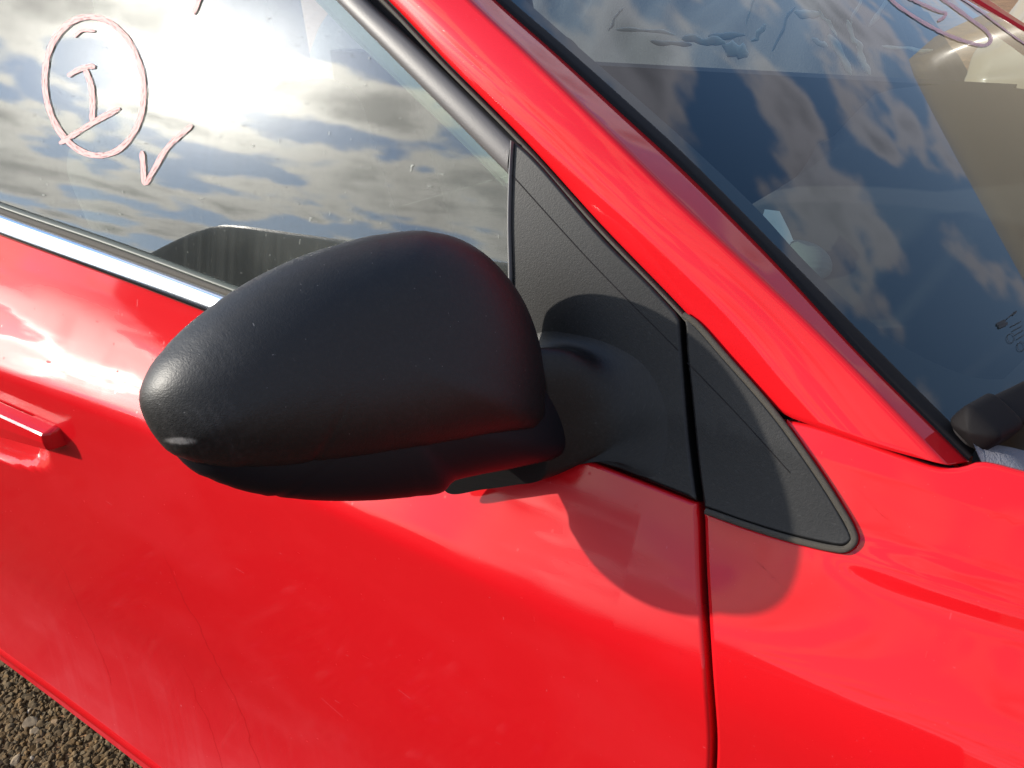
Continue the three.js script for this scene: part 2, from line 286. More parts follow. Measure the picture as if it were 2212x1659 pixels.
// fender
const triLow = [[1519, 1100], [1600, 1131], [1700, 1162], [1800, 1185], [1826, 1186], [1845, 1170], [1842, 1150], [1802, 1078], [1742, 988], [1690, 910]];
const fenTop = [[1690, 905], [1760, 918], [1840, 943], [1954, 984], [2030, 1008], [2075, 1008], [2117, 996], [2212, 1016], [2400, 1065], [2640, 1135]];
const gr = trace(atBody, gapR, 40), tl = trace(atBody, triLow, 50), ft = trace(atBody, fenTop, 50);
const fEnd = ft[ft.length - 1], rEnd = gr[gr.length - 1];
mesh('front_fender', panel([...tl, ...ft, [0.55, fEnd[1] - 0.012], [0.90, fEnd[1] - 0.05], [1.25, fEnd[1] - 0.12], [1.28, 0.55], [1.10, 0.62], [0.90, 0.66], [0.70, 0.62], [0.56, 0.50], [0.50, 0.30], [rEnd[0] + 0.03, 0.27], [rEnd[0], rEnd[1] - 0.05], ...gr.slice().reverse()], bodyL, { r: 0.003, depth: 0.02, edge: 0.008 }), M.red, car, 'red front wing beside the door gap');
// dark structure behind the gaps
{
  const c = [...trace(onSide(body(-0.016)), [[1380, 560], [1560, 720], [1720, 920], [1860, 1180], [1640, 1200], [1640, 1900]], 30), ...trace(onSide(body(-0.016)), [[1440, 1900], [1440, 1200], [1300, 1000], [1250, 600]], 20)];
  mesh('gap_backing', panel(c, body(-0.016), { r: 0.001, depth: 0, edge: 0.03 }), M.dark, car);
}
// A-pillar, the near one
const pSide = [[620, -190], [730, -98], [834, 0], [970, 143], [1137, 312], [1304, 496], [1474, 672], [1580, 790], [1680, 892]];
const pCrest = [[830, -190], [920, -98], [1015, 0], [1150, 126], [1310, 283], [1474, 447], [1607, 570], [1807, 762], [2040, 1003]];
const pEdge = [[878, -190], [972, -98], [1070, 0], [1200, 115], [1340, 243], [1474, 366], [1661, 553], [1860, 768], [2090, 994]];
const scrEdge = [[905, -190], [1000, -98], [1100, 0], [1230, 112], [1365, 232], [1478, 336], [1694, 553], [1890, 752], [2105, 968]];
{
  const n = 60, A = trace(atBody, pSide, n), Cr = trace(atBody, pCrest, n), E = lifted(screen(0.003), trace(onScreen(screen(0.003)), pEdge, n));
  const rows = A.map((a, i) => {
    const c = Cr[i], e = E[i], row = [], cp = bodyL(c[0], c[1]), a3 = bodyL(a[0], a[1]);
    row.push(a3.clone().add(V(0.004, 0, -0.016)), a3.clone().add(V(0, 0, -0.0035)), a3.clone().add(V(0.0003, 0.0006, -0.0012)));
    for (let k = 1; k < 12; k++) { const u = mix(0.02, 0.93, k / 11), q = bodyL(mix(a[0], c[0], u), mix(a[1], c[1], u)); q.z += 0.0035 * Math.sin(Math.PI * u); row.push(q); }
    const s = row[row.length - 1], t = cp.clone().lerp(e, 0.16);
    for (let k = 1; k < 9; k++) { const u = k / 8, q = s.clone().multiplyScalar((1 - u) ** 2).addScaledVector(cp, 2 * u * (1 - u)).addScaledVector(t, u * u); row.push(q); }
    for (let k = 1; k < 5; k++) row.push(t.clone().lerp(e, k / 5));
    row.push(e.clone(), e.clone().add(V(0, -0.012, -0.002)));
    return row;
  });
  const last = rows[rows.length - 1]; rows.push(last.map(p => p.clone().add(V(0.002, -0.0015, -0.002))), last.map(p => p.clone().add(V(0.001, -0.008, -0.02))));
  const g = skin(rows); mesh('windscreen_pillar', g, M.red, car, 'near red windscreen pillar');
  const far = g.clone(); far.scale(1, 1, -1); const ix = far.index.array; for (let i = 0; i < ix.length; i += 3) { const t = ix[i]; ix[i] = ix[i + 1]; ix[i + 1] = t; } far.computeVertexNormals();
  mesh('windscreen_pillar', far, M.red, car, 'far red windscreen pillar');
}
// windscreen
const se = trace(atScr, scrEdge, 40);
const bottomX = z => 0.176 + 0.10 * (1 - (z / 0.745) ** 2), scr0 = se[0];
const roofIn = [[-0.56, 0.50], [-0.60, 0.25], [-0.61, 0], [-0.60, -0.25], [-0.56, -0.50]];
const lowEnd = se[se.length - 1];
const lowLine = []; for (let i = 1; i < 20; i++) { const z = mix(lowEnd[1], -lowEnd[1], i / 20); lowLine.push([lowEnd[0] + 0.10 * (1 - (z / lowEnd[1]) ** 2), z]); }
const scrContour = [...se, ...lowLine, ...se.slice().reverse().map(p => [p[0], -p[1]]), ...roofIn.slice().reverse()];
const windscreen = mesh('windscreen', panel(scrContour, scrL, { r: 0.001, depth: 0, edge: 0.03, up: V(0, 1, 0) }), M.screen, car, 'windscreen reflecting blue sky and cloud');
{
  const A = lifted(screen(0.003), trace(onScreen(screen(0.003)), pEdge, 60)), B = lifted(screen(0.001), trace(onScreen(screen(0.001)), scrEdge, 60));
  mesh('glass_moulding', strip(A, B, hump(0.0022, 0.006, 8, 3), V(0, 1, 0)), M.rubber, windscreen);
  const f = screen(-0.004), atF = onScreen(f);
  const inner = [[925, -190], [1030, -98], [1135, 0], [1262, 112], [1400, 232], [1516, 336], [1640, 455], [1745, 570], [1850, 668], [1960, 752], [2060, 800], [2120, 817], [2180, 816], [2230, 800], [2330, 770], [2480, 800]];
  const ie = trace(atF, inner, 60), oe = trace(atF, scrEdge, 40), lo = lowLine.slice(0, 9);
  mesh('black_border', panel([...oe, ...lo, ...ie.slice().reverse()], f, { r: 0.0005, depth: 0, edge: 0.03, up: V(0, 1, 0) }), M.frit, windscreen);
}
// side glass, frame, seals
const frameL = [[505, -220], [620, -106], [725, 0], [850, 126], [1000, 277], [1101, 379]];
const frameR = [[575, -220], [690, -106], [795, 4], [890, 90], [1010, 205], [1110, 304]];
const glassLow = [[-420, 284], [-200, 363], [0, 436], [250, 522], [516, 620], [760, 712], [1104, 845]];
const pane = side(-0.002);
{
  const at = onSide(pane), c = [...trace(at, glassLow.map(p => [p[0], p[1] + 6]), 30), ...trace(at, [[1106, 845], [1108, 600], [1106, 379]], 10), ...trace(at, frameL.map(p => [p[0] + 6, p[1]]).reverse(), 24)];
  const e = c[c.length - 1]; c.push([c[0][0], e[1]]);
  const dust = tex(1024, 0.8, (u, v) => { const a = fbm(u * 6, v * 6, 5, 6), t = vn(u * 256, v * 256, 256), t2 = vn(u * 200 + 7, v * 200 + 5, 200), st = fbm(u * 160, v * 3 + 2, 3, 160, 3); return 0.040 + 0.06 * sstep(0.4, 0.8, a) + 0.018 * sstep(0.4, 0.9, st) + (t > 0.965 ? 0.35 * a : 0) + (t2 > 0.985 ? 0.5 : 0); });
  var dustFilm = new THREE.MeshStandardMaterial({ color: rgb(0.55, 0.57, 0.50), roughness: 1, transparent: true, alphaMap: dust }), dustShape = panel(c, side(-0.0009), { r: 0.001, depth: 0, edge: 0.05 });
  var sideWindow = mesh('side_window', panel(c, pane, { r: 0.001, depth: 0, edge: 0.03 }), M.glass, car, 'front door window mirroring bright sunlit cloud');
}
{
  const L = side(0.008), at = onSide(L), A = lifted(L, trace(at, frameL, 50)), B = lifted(L, trace(at, frameR, 50));
  mesh('window_frame', strip(A, B, hump(0.005, 0.012, 12, 2.2), V(0, 0, 1)), M.satin, car, 'satin black window frame strip');
  const Lc = side(-0.003), ac = onSide(Lc), c1 = lifted(Lc, trace(ac, frameR.map(p => [p[0] - 4, p[1] + 2]).concat([[1160, 345], [1310, 508], [1474, 690]]), 60)), c2 = lifted(Lc, trace(ac, pSide.slice(0, 7).map(p => [p[0] + 8, p[1]]), 60));
  mesh('frame_channel', strip(c1, c2, [[0, 0], [1, 0]], V(0, 0, 1)), M.dark, car);
  const Ls = body(-0.001), as = onSide(Ls), s1 = lifted(Ls, trace(as, pSide.map(p => [p[0] - 14, p[1] + 1]), 70)), s2 = lifted(Ls, trace(as, pSide.map(p => [p[0] - 2, p[1] + 1]), 70));
  mesh('foam_seal', strip(s1, s2, hump(0.0015, 0.006, 6), V(0, 0, 1)), M.seal, car);
  // the run that the pane slides in, seen through the glass
  const Lr = side(-0.009), ar = onSide(Lr), r1 = lifted(Lr, trace(ar, frameL.map(p => [p[0] + 4, p[1] - 2]), 40)), r2 = lifted(Lr, trace(ar, [[505, -180], [620, -64], [737, 57], [860, 176], [990, 300], [1092, 404]], 40));
  mesh('glass_run', strip(r1, r2, [[0, 0], [0.82, 0], [0.88, 0.003], [1, 0.002], [1, -0.01]], V(0, 0, 1)), new THREE.MeshStandardMaterial({ color: rgb(0.10, 0.13, 0.10), roughness: 0.7 }), car);
}
{
  const L = body(0.002), at = onSide(L), low = chromeLow, hi = [[-420, 307], [-200, 388], [0, 464], [240, 550], [491, 643], [740, 738], [1000, 846], [1120, 896]];
  mesh('chrome_strip', strip(lifted(L, trace(at, low, 60)), lifted(L, trace(at, hi, 60)), [[0, -0.0006], [0.015, 0.0016], [0.04, 0.0034], [0.08, 0.0046], [0.15, 0.0056], [0.25, 0.0062], [0.37, 0.0063], [0.5, 0.0060], [0.63, 0.0053], [0.76, 0.0043], [0.88, 0.0030], [0.96, 0.0016], [1, 0], [1, -0.006]], V(0, 0, 1)), M.chrome, car, 'bright chrome strip under the window');
  const L2 = side(0.004), a2 = onSide(L2), mid = hi.map(p => [p[0], p[1] - 1]), up2 = [[-420, 293], [-200, 373], [0, 449], [245, 534], [500, 629], [750, 722], [1000, 826], [1112, 872]], up3 = [[-420, 284], [-200, 364], [0, 437], [248, 521], [514, 619], [760, 711], [1000, 806], [1104, 845]];
  mesh('belt_seal', strip(lifted(side(0.006), trace(onSide(side(0.006)), mid, 60)), lifted(L2, trace(a2, up2, 60)), hump(0.002, 0.004, 6), V(0, 0, 1)), M.seal, car);
  mesh('belt_lip', strip(lifted(L2, trace(a2, up2, 60)), lifted(side(-0.0005), trace(onSide(side(-0.0005)), up3, 60)), hump(0.001, 0.003, 6), V(0, 0, 1)), new THREE.MeshStandardMaterial({ color: rgb(0.05, 0.06, 0.045), roughness: 0.5 }), car);
}
// door handle in its hollow
{
  const hz = x => bodyZ(x, HY, true), secs = [], at19 = onSide((x, y) => V(x, y, bodyZ(x, HY, true) + 0.019));
  const ct = at19(88, 943), cb = at19(92, 969), lt = at19(0, 911), sl = (lt[1] - ct[1]) / (lt[0] - ct[0]), hEnd = (ct[1] - cb[1]) / 2 + 0.001, xe = ct[0];
  const y0 = x => (ct[1] + cb[1]) / 2 + sl * (x - xe);
  const xs = []; for (let i = 0; i <= 24; i++) xs.push(mix(-1.12, xe, i / 24)); xs.push(xe + 0.0012, xe + 0.003, xe + 0.0052, xe + 0.0066, xe + 0.007);
  xs.forEach((x, i) => {
    const h2 = hEnd + 0.010 * Math.min(1, (xe + 0.004 - Math.min(x, xe)) / 0.13), k = [1, 0.98, 0.94, 0.88, 0.8, 0.75][Math.max(0, i - 24)], q = [1, 0.96, 0.84, 0.6, 0.3, 0.1][Math.max(0, i - 24)], yc = y0(x), z = hz(x), s = [[-0.02, h2 + 0.004], [0.004, h2 + 0.004], [0.0165, h2 + 0.0012], [0.0185, h2 - 0.001], [0.0195, 0], [0.0185, -h2 + 0.001], [0.0165, -h2 - 0.001], [0.004, -h2 - 0.003], [-0.02, -h2 - 0.003]];
    secs.push(s.map(([dz, dy]) => V(x, yc + dy * k, z + (dz < 0 ? mix(0.003, -0.02, sstep(xe - 0.03, xe - 0.01, x)) : dz * q))));
  });
  const cav = body(0.002), atC = onSide(cav);
  mesh('grip_dark_sheet', panel(trace(atC, [[-90, 800], [-40, 826], [0, 856], [40, 886], [62, 901], [44, 905], [0, 894], [-45, 878], [-90, 862]], 50), cav, { r: 0.001, depth: 0, edge: 0.01 }), M.dark, door);  // dark sheet laid in the hollow for its shade and dark plastic
  const hdl = mesh('door_handle', skin(secs, { closed: true, caps: true }).toNonIndexed(), M.red, door, 'red pull handle'); hdl.geometry.computeVertexNormals();
}

// ---------------------------------------------------------------- the mirror
const mirror = new THREE.Group(); mirror.name = 'door_mirror'; mirror.userData = { label: 'matt black door mirror, its tip scuffed and shining in the sun' }; car.add(mirror);
// a shell whose rim is a closed line, domed to the front by D and dished to the back by Db; parameters run over a disc
function shell(outline, N, dist, D, Db, { p = 2, q = 2.3, centre = null } = {}) {
  N = N.clone().normalize(); const e1 = V(0, 1, 0).cross(N).normalize(), e2 = N.clone().cross(e1), m = 144;
  const tgt = smooth2(outline, m, true), cc = centre || tgt.reduce((a, t) => [a[0] + t[0] / m, a[1] + t[1] / m], [0, 0]);
  const O = EYE.clone().addScaledVector(rayDir(cc[0], cc[1]).normalize(), dist);
  const flat = (px, py) => { const d = rayDir(px, py), t = O.clone().sub(EYE).dot(N) / d.dot(N), X = d.multiplyScalar(t).add(EYE).sub(O); return [X.dot(e1), X.dot(e2)]; };
  const base = tgt.map(t => flat(t[0], t[1])), th = base.map(b => Math.atan2(b[1], b[0])), rad = base.map(b => Math.hypot(b[0], b[1]));
  const order = th.map((_, i) => i).sort((a, b) => th[a] - th[b]), TH = order.map(i => th[i]); let RD = order.map(i => rad[i]); const TG = order.map(i => tgt[i]);
  const R = a => { while (a < TH[0]) a += 2 * Math.PI; while (a >= TH[0] + 2 * Math.PI) a -= 2 * Math.PI; let i = 0, hi = m; while (hi - i > 1) { const k = (i + hi) >> 1; if (TH[k] <= a) i = k; else hi = k; } const j = (i + 1) % m, t1 = j ? TH[j] : TH[0] + 2 * Math.PI; return mix(RD[i], RD[j], (a - TH[i]) / (t1 - TH[i] || 1)); };
  const L = (a, b) => {
    const rho = Math.hypot(a, b), t = Math.atan2(b, a), s = rho <= 1 ? Math.sin(rho * Math.PI / 2) : 1 - 0.12 * Math.min(1, (rho - 1) / 0.25) ** 2;
    const h = rho <= 1 ? D * Math.pow(Math.max(0, 1 - s ** p), 1 / q) : -Db * Math.min(1, (rho - 1) / 0.25);
    const r = R(t) * s; return O.clone().addScaledVector(e1, Math.cos(t) * r).addScaledVector(e2, Math.sin(t) * r).addScaledVector(N, h);
  };
  const oc = project(O);
  for (let it = 0; it < 9; it++) {                              // settle the rim so that the domed shell keeps the outline that was surveyed
    const bins = new Float64Array(180).fill(0);
    for (let i = 0; i < 360; i++) for (let k = 12; k <= 25; k++) { const t = i * Math.PI / 180, rh = k / 20, x = project(L(rh * Math.cos(t), rh * Math.sin(t))), a = Math.atan2(x[1] - oc[1], x[0] - oc[0]), bi = Math.floor((a / (2 * Math.PI) + 0.5) * 180) % 180; bins[bi] = Math.max(bins[bi], Math.hypot(x[0] - oc[0], x[1] - oc[1])); }
    const get = a => { const f = (a / (2 * Math.PI) + 0.5) * 180 - 0.5, i = Math.floor(f), g = n => { n = (n + 180) % 180; let w = 0; while (!bins[(n + w) % 180] && w < 20) w++; return bins[(n + w) % 180]; }; return mix(g(i), g(i + 1), f - i); };
    RD = RD.map((r, i) => { const t = TG[i], a = Math.atan2(t[1] - oc[1], t[0] - oc[0]); return r * (1 + 0.7 * (Math.hypot(t[0] - oc[0], t[1] - oc[1]) / get(a) - 1)); });
    if (it < 5) RD = RD.map((r, i) => (RD[(i + m - 1) % m] + 6 * r + RD[(i + 1) % m]) / 8);
  }
  return { L, O, N, e1, e2, R };
}
function shellMesh(S, from, to, nr, off = 0) {
  const na = 160, pos = [], uv = [], idx = [];
  for (let k = 0; k <= nr; k++) for (let i = 0; i <= na; i++) { const rh = mix(from, to, k / nr), t = i / na * 2 * Math.PI, p = S.L(rh * Math.cos(t), rh * Math.sin(t)); pos.push(p.x, p.y, p.z); const d = p.clone().sub(S.O); uv.push(d.dot(S.e1), d.dot(S.e2)); }
  for (let k = 0; k < nr; k++) for (let i = 0; i < na; i++) { const a = k * (na + 1) + i, b = a + 1, c = a + na + 1, d = c + 1; idx.push(a, c, d, a, d, b); }
  const g = geo(pos, null, uv, idx), nn = g.attributes.normal;   // join the seam
  for (let k = 0; k <= nr; k++) { const a = k * (na + 1), b = a + na; const v = V(nn.getX(a) + nn.getX(b), nn.getY(a) + nn.getY(b), nn.getZ(a) + nn.getZ(b)).normalize(); nn.setXYZ(a, v.x, v.y, v.z); nn.setXYZ(b, v.x, v.y, v.z); }
  return g;
}
const NH = V(Math.cos(0.393) * Math.cos(0.4295), Math.sin(0.4295), Math.sin(0.393) * Math.cos(0.4295));
const toPlane = (px, py, O, N) => { const d = rayDir(px, py).normalize(); return O.clone().sub(EYE).dot(N) / d.dot(N); };
{
  var headPlane = EYE.clone().addScaledVector(rayDir(740, 770).normalize(), 0.509);
  const capLine = [[300, 862], [304, 832], [330, 780], [380, 722], [440, 672], [520, 617], [610, 570], [720, 530], [830, 503], [915, 497], [985, 511], [1045, 545], [1095, 595], [1132, 650], [1160, 720], [1175, 790], [1179, 850], [1176, 900], [1156, 930], [1100, 947], [1000, 965], [850, 991], [700, 1009], [560, 1017], [450, 1009], [375, 984], [330, 938], [307, 893]];
  const cap = shell(capLine, NH, 0.509, 0.052, 0.028, { centre: [740, 770], p: 2.7, q: 2.2 });
  mesh('mirror_cap', shellMesh(cap, 0.0001, 1.25, 64), M.cap, mirror, 'matt black domed mirror cap');
  const trimLine = [[372, 975], [330, 900], [420, 780], [560, 700], [760, 640], [960, 640], [1100, 690], [1180, 765], [1216, 822], [1232, 872], [1234, 925], [1226, 968], [1206, 992], [1110, 1016], [980, 1042], [955, 1064], [880, 1075], [750, 1083], [620, 1078], [500, 1055], [415, 1018]];
  const trim = shell(trimLine, NH, toPlane(800, 900, cap.O.clone().addScaledVector(NH, -0.012), NH), 0.042, 0.020, { centre: [800, 900], q: 2.6 });
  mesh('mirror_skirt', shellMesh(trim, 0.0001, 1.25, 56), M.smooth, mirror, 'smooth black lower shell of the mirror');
  // the looking-glass set into the back
  const g = []; for (let k = 0; k <= 1; k++) g.push(Array.from({ length: 64 }, (_, i) => { const t = i / 64 * 2 * Math.PI, r = cap.R(t) * (k ? 0.86 : 0.02); return cap.O.clone().addScaledVector(cap.e1, Math.cos(t) * r).addScaledVector(cap.e2, Math.sin(t) * r).addScaledVector(cap.N, -0.018); }));
  mesh('mirror_glass', skin(g, { closed: true }), M.mirror, mirror);
  const bk = []; for (const [s, h] of [[0.87, -0.019], [0.885, -0.024]]) bk.push(Array.from({ length: 64 }, (_, i) => { const t = i / 64 * 2 * Math.PI, r = cap.R(t) * s; return cap.O.clone().addScaledVector(cap.e1, Math.cos(t) * r).addScaledVector(cap.e2, Math.sin(t) * r).addScaledVector(cap.N, h); }));
  mesh('mirror_bezel', skin(bk, { closed: true }), M.smooth, mirror);
}
// the three-cornered base that the arm grows from
const sailL = body(0.003), atSail = onSide(sailL);
{
  const left = [[1104, 930], [1102, 800], [1101, 600], [1098, 480], [1102, 378], [1107, 303]], right = [[1107, 303], [1128, 318], [1165, 355], [1304, 516], [1400, 612], [1458, 674]], gap = [[1468, 690], [1473, 760], [1488, 950], [1505, 1083]], low = [[1505, 1083], [1400, 1041], [1250, 982], [1104, 930]];
  const c = [...trace(atSail, left, 40), ...trace(atSail, right, 30).slice(1), ...trace(atSail, gap, 20), ...trace(atSail, low, 20).slice(1)];
  mesh('mirror_base', panel(c, sailL, { r: 0.0025, depth: 0.014, edge: 0.012 }), M.black, mirror, 'grained black three-cornered mirror base');
  const Lr = body(0.0045), ar = onSide(Lr), l1 = trace(ar, [[1096, 700], [1098, 600], [1096, 480], [1099, 378], [1104, 303]], 30), l2 = trace(ar, [[1103, 700], [1104.5, 600], [1102, 480], [1104, 380], [1107.5, 306]], 30);
  mesh('base_rim', strip(lifted(Lr, l1), lifted(Lr, l2), hump(0.0015, 0.012, 6), V(0, 0, 1)), new THREE.MeshStandardMaterial({ color: rgb(0.16, 0.155, 0.15), roughness: 0.45 }), mirror);
  // the arm, flaring into the base
  const foot = [[1165, 712], [1245, 718], [1318, 738], [1395, 784], [1440, 858], [1452, 930], [1446, 990], [1420, 1036], [1330, 1012], [1240, 985], [1150, 950], [1105, 920], [1098, 860], [1098, 790], [1120, 740]];
  const head = [[1075, 772], [1110, 762], [1145, 775], [1168, 810], [1178, 860], [1180, 930], [1178, 990], [1166, 1036], [1110, 1048], [1040, 1058], [965, 1064], [945, 1000], [960, 900], [980, 830], [1025, 785]];
  const m = 96, F = smooth2(foot, m, true).map(p => { const d = atSail(p[0], p[1]); return sailL(d[0], d[1]).add(V(0, 0, -0.0003)); });
  const Hh = smooth2(head, m, true), Oh = EYE.clone().addScaledVector(rayDir(1090, 900).normalize(), toPlane(1090, 900, headPlane, NH) + 0.015), Nh = V(0.25, 0.1, 1).normalize();
  const H = Hh.map(p => { const d = rayDir(p[0], p[1]), t = Oh.clone().sub(EYE).dot(Nh) / d.dot(Nh); return d.multiplyScalar(t).add(EYE); });
  const fc = F.reduce((a, p) => a.add(p), V(0, 0, 0)).divideScalar(m), hc = H.reduce((a, p) => a.add(p), V(0, 0, 0)).divideScalar(m), ax = fc.clone().sub(hc);
  const rows = []; for (let k = 0; k <= 36; k++) { const u = k / 36; rows.push(F.map((f, i) => { const h = H[i], c1 = h.clone().addScaledVector(ax, 0.62), cq = f.clone().lerp(fc, 0.5), c2 = sailL(cq.x, cq.y).add(V(0, 0, 0.0026)); return h.clone().multiplyScalar((1 - u) ** 3).addScaledVector(c1, 3 * u * (1 - u) ** 2).addScaledVector(c2, 3 * u * u * (1 - u)).addScaledVector(f, u ** 3); })); }
  rows.push(F.map(f => f.clone().add(V(0, 0, -0.006))));
  mesh('mirror_arm', skin(rows, { closed: true, caps: true }), M.black, mirror, 'smooth black arm flaring into its base');
  // scored line across base and triangle
}
const line = (L, at, pts, w, m, name, parent) => { const a = trace(at, pts, 30), b = trace(at, pts.map(p => [p[0] + w * 0.7, p[1] - w * 0.7]), 30); return mesh(name, strip(lifted(L, a), lifted(L, b), [[0, 0], [1, 0]], V(0, 0, 1)), m, parent); };
line(body(0.0036), onSide(body(0.0036)), [[1103, 377], [1280, 572], [1464, 758]], 1.6, M.dark, 'base_seam', mirror);
// black triangle on the wing with its rubber edge
{
  const L = body(0.0035), at = onSide(L), out = [[1479, 682], [1500, 700], [1560, 768], [1667, 892], [1738, 990], [1797, 1080], [1836, 1148], [1840, 1166], [1824, 1180], [1800, 1180], [1700, 1157], [1600, 1126], [1520, 1097], [1507, 1000], [1492, 850], [1482, 760]];
  const seg = [...trace(at, out.slice(0, 7), 40), ...trace(at, out.slice(6, 10), 12).slice(1), ...trace(at, out.slice(9, 13), 20).slice(1), ...trace(at, out.slice(12), 20).slice(1)];
  const tri = mesh('corner_trim', panel(seg, L, { r: 0.002, depth: 0.008, edge: 0.012 }), M.black, car, 'black three-cornered trim ahead of the mirror');
  const Lr = body(0.003), ar = onSide(Lr), path = [[1476, 680], [1502, 698], [1563, 766], [1670, 889], [1742, 987], [1801, 1076], [1841, 1146], [1846, 1168], [1827, 1186], [1800, 1185], [1700, 1162], [1610, 1134], [1524, 1104]];
  const q = trace(ar, path, 90), P = lifted(Lr, q);
  mesh('trim_seal', new THREE.TubeGeometry(new THREE.CatmullRomCurve3(P), 140, 0.0021, 8), M.seal, tri);
  line(body(0.0042), onSide(body(0.0042)), [[1484, 784], [1600, 905], [1705, 1022]], 1.4, M.dark, 'trim_seam', tri);
}
// wiper and scuttle
{
  const wiper = new THREE.Group(); wiper.name = 'wiper'; wiper.userData = { label: 'black wiper arm parked at the foot of the windscreen' }; car.add(wiper);
  const at = (px, py, off) => { const L = screen(off), d = onScreen(L)(px, py); return L(d[0], d[1]); };
    const bar = (p, q, w0, w1, h, name, m) => {                // a bar with rounded long edges and ends
      const t = q.clone().sub(p).normalize(), n = V(0.52, 0.855, 0), sd = t.clone().cross(n).normalize(), len = p.distanceTo(q), rows = [];
      for (let i = 0; i <= 16; i++) { const u = i / 16, k = Math.min(1, Math.sqrt(Math.min(u, 1 - u) * len / 0.007 + 0.04)); rows.push(Array.from({ length: 24 }, (_, j) => { const a = j / 24 * 2 * Math.PI, c = Math.cos(a), s2 = Math.sin(a), e = 0.45; return p.clone().lerp(q, u).addScaledVector(sd, mix(w0, w1, u) * k * Math.sign(c) * Math.abs(c) ** e).addScaledVector(n, h * k * Math.sign(s2) * Math.abs(s2) ** e); })); }
      return mesh(name, skin(rows, { closed: true, caps: true }), m, wiper);
    };
    bar(at(2130, 912, 0.016), at(2440, 750, 0.016), 0.0112, 0.0108, 0.006, 'wiper_arm', M.rubber);
    bar(at(2092, 934, 0.016), at(2166, 893, 0.016), 0.0128, 0.0138, 0.009, 'wiper_head', M.rubber);
    bar(at(2062, 924, 0.006), at(2120, 950, 0.006), 0.008, 0.010, 0.006, 'wiper_pivot', M.dark);
  const L = screen(0.012), a = onScreen(L), c1 = lifted(L, trace(a, [[2106, 966], [2150, 964], [2212, 976], [2330, 1010], [2480, 1060]], 24)), c2 = lifted(screen(0.004), trace(onScreen(screen(0.004)), [[2108, 974], [2150, 985], [2212, 999], [2330, 1040], [2480, 1090]], 24));
  mesh('scuttle_edge', strip(c1, c2, hump(0.004, 0.02, 8, 2.4), V(0, 1, 0)), new THREE.MeshStandardMaterial({ color: rgb(0.17, 0.17, 0.19), roughness: 0.7, bumpMap: grain, bumpScale: 0.0004 }), car, 'weathered grey plastic edge of the scuttle');
}
// pen marks on the glass
{
  mesh('dust_film', dustShape, dustFilm, sideWindow);
  const L = side(-0.0006), at = onSide(L), g = [];
  const ring = Array.from({ length: 26 }, (_, i) => { const t = i / 25 * 2 * Math.PI * 1.03 - 1.0; return [203 + 106 * Math.cos(t) + 14 * Math.sin(t), 186 + 150 * Math.sin(t) - 6 * Math.cos(t)]; });
  g.push(stroke(L, at, ring, 14, 110, 0.15, 3), stroke(L, at, [[146, 164], [170, 150], [196, 143], [205, 145]], 12, 24, 0.2, 4), stroke(L, at, [[184, 150], [196, 185], [200, 225], [198, 262]], 14, 30, 0.15, 5), stroke(L, at, [[128, 310], [160, 290], [205, 262], [258, 233]], 13, 34, 0.15, 6));
  g.push(stroke(L, at, [[306, 326], [309, 360], [313, 396], [330, 370], [362, 318], [414, 270]], 13, 60, 0.15, 7), stroke(L, at, [[417, 30], [424, 14], [431, -4], [440, -30]], 11, 20, 0.15, 8), stroke(L, at, [[160, 80], [175, 66], [205, 66]], 8, 16, 0.15, 9));
  mesh('pen_mark', mergeGeometries(g), M.pen, sideWindow, 'pink ringed T and tick drawn on the side window');
  const S = screen(0.0012), as = onScreen(S), h = [];
  h.push(stroke(S, as, [[1903, -25], [1935, 8], [1985, 42], [2040, 72], [2095, 92], [2130, 97], [2141, 86], [2132, 68], [2098, 42], [2066, 18], [2030, -6]], 9, 90, 0.2, 11), stroke(S, as, [[1960, -6], [2000, 12], [2030, 25], [2044, 28], [2040, 36], [2026, 45]], 8, 40, 0.2, 12), stroke(S, as, [[2070, -8], [2110, 18], [2150, 48], [2190, 78], [2230, 105]], 5, 40, 0.25, 13));
  mesh('pen_mark', mergeGeometries(h), M.pen, windscreen, 'pink ring and strokes drawn on the windscreen');
}
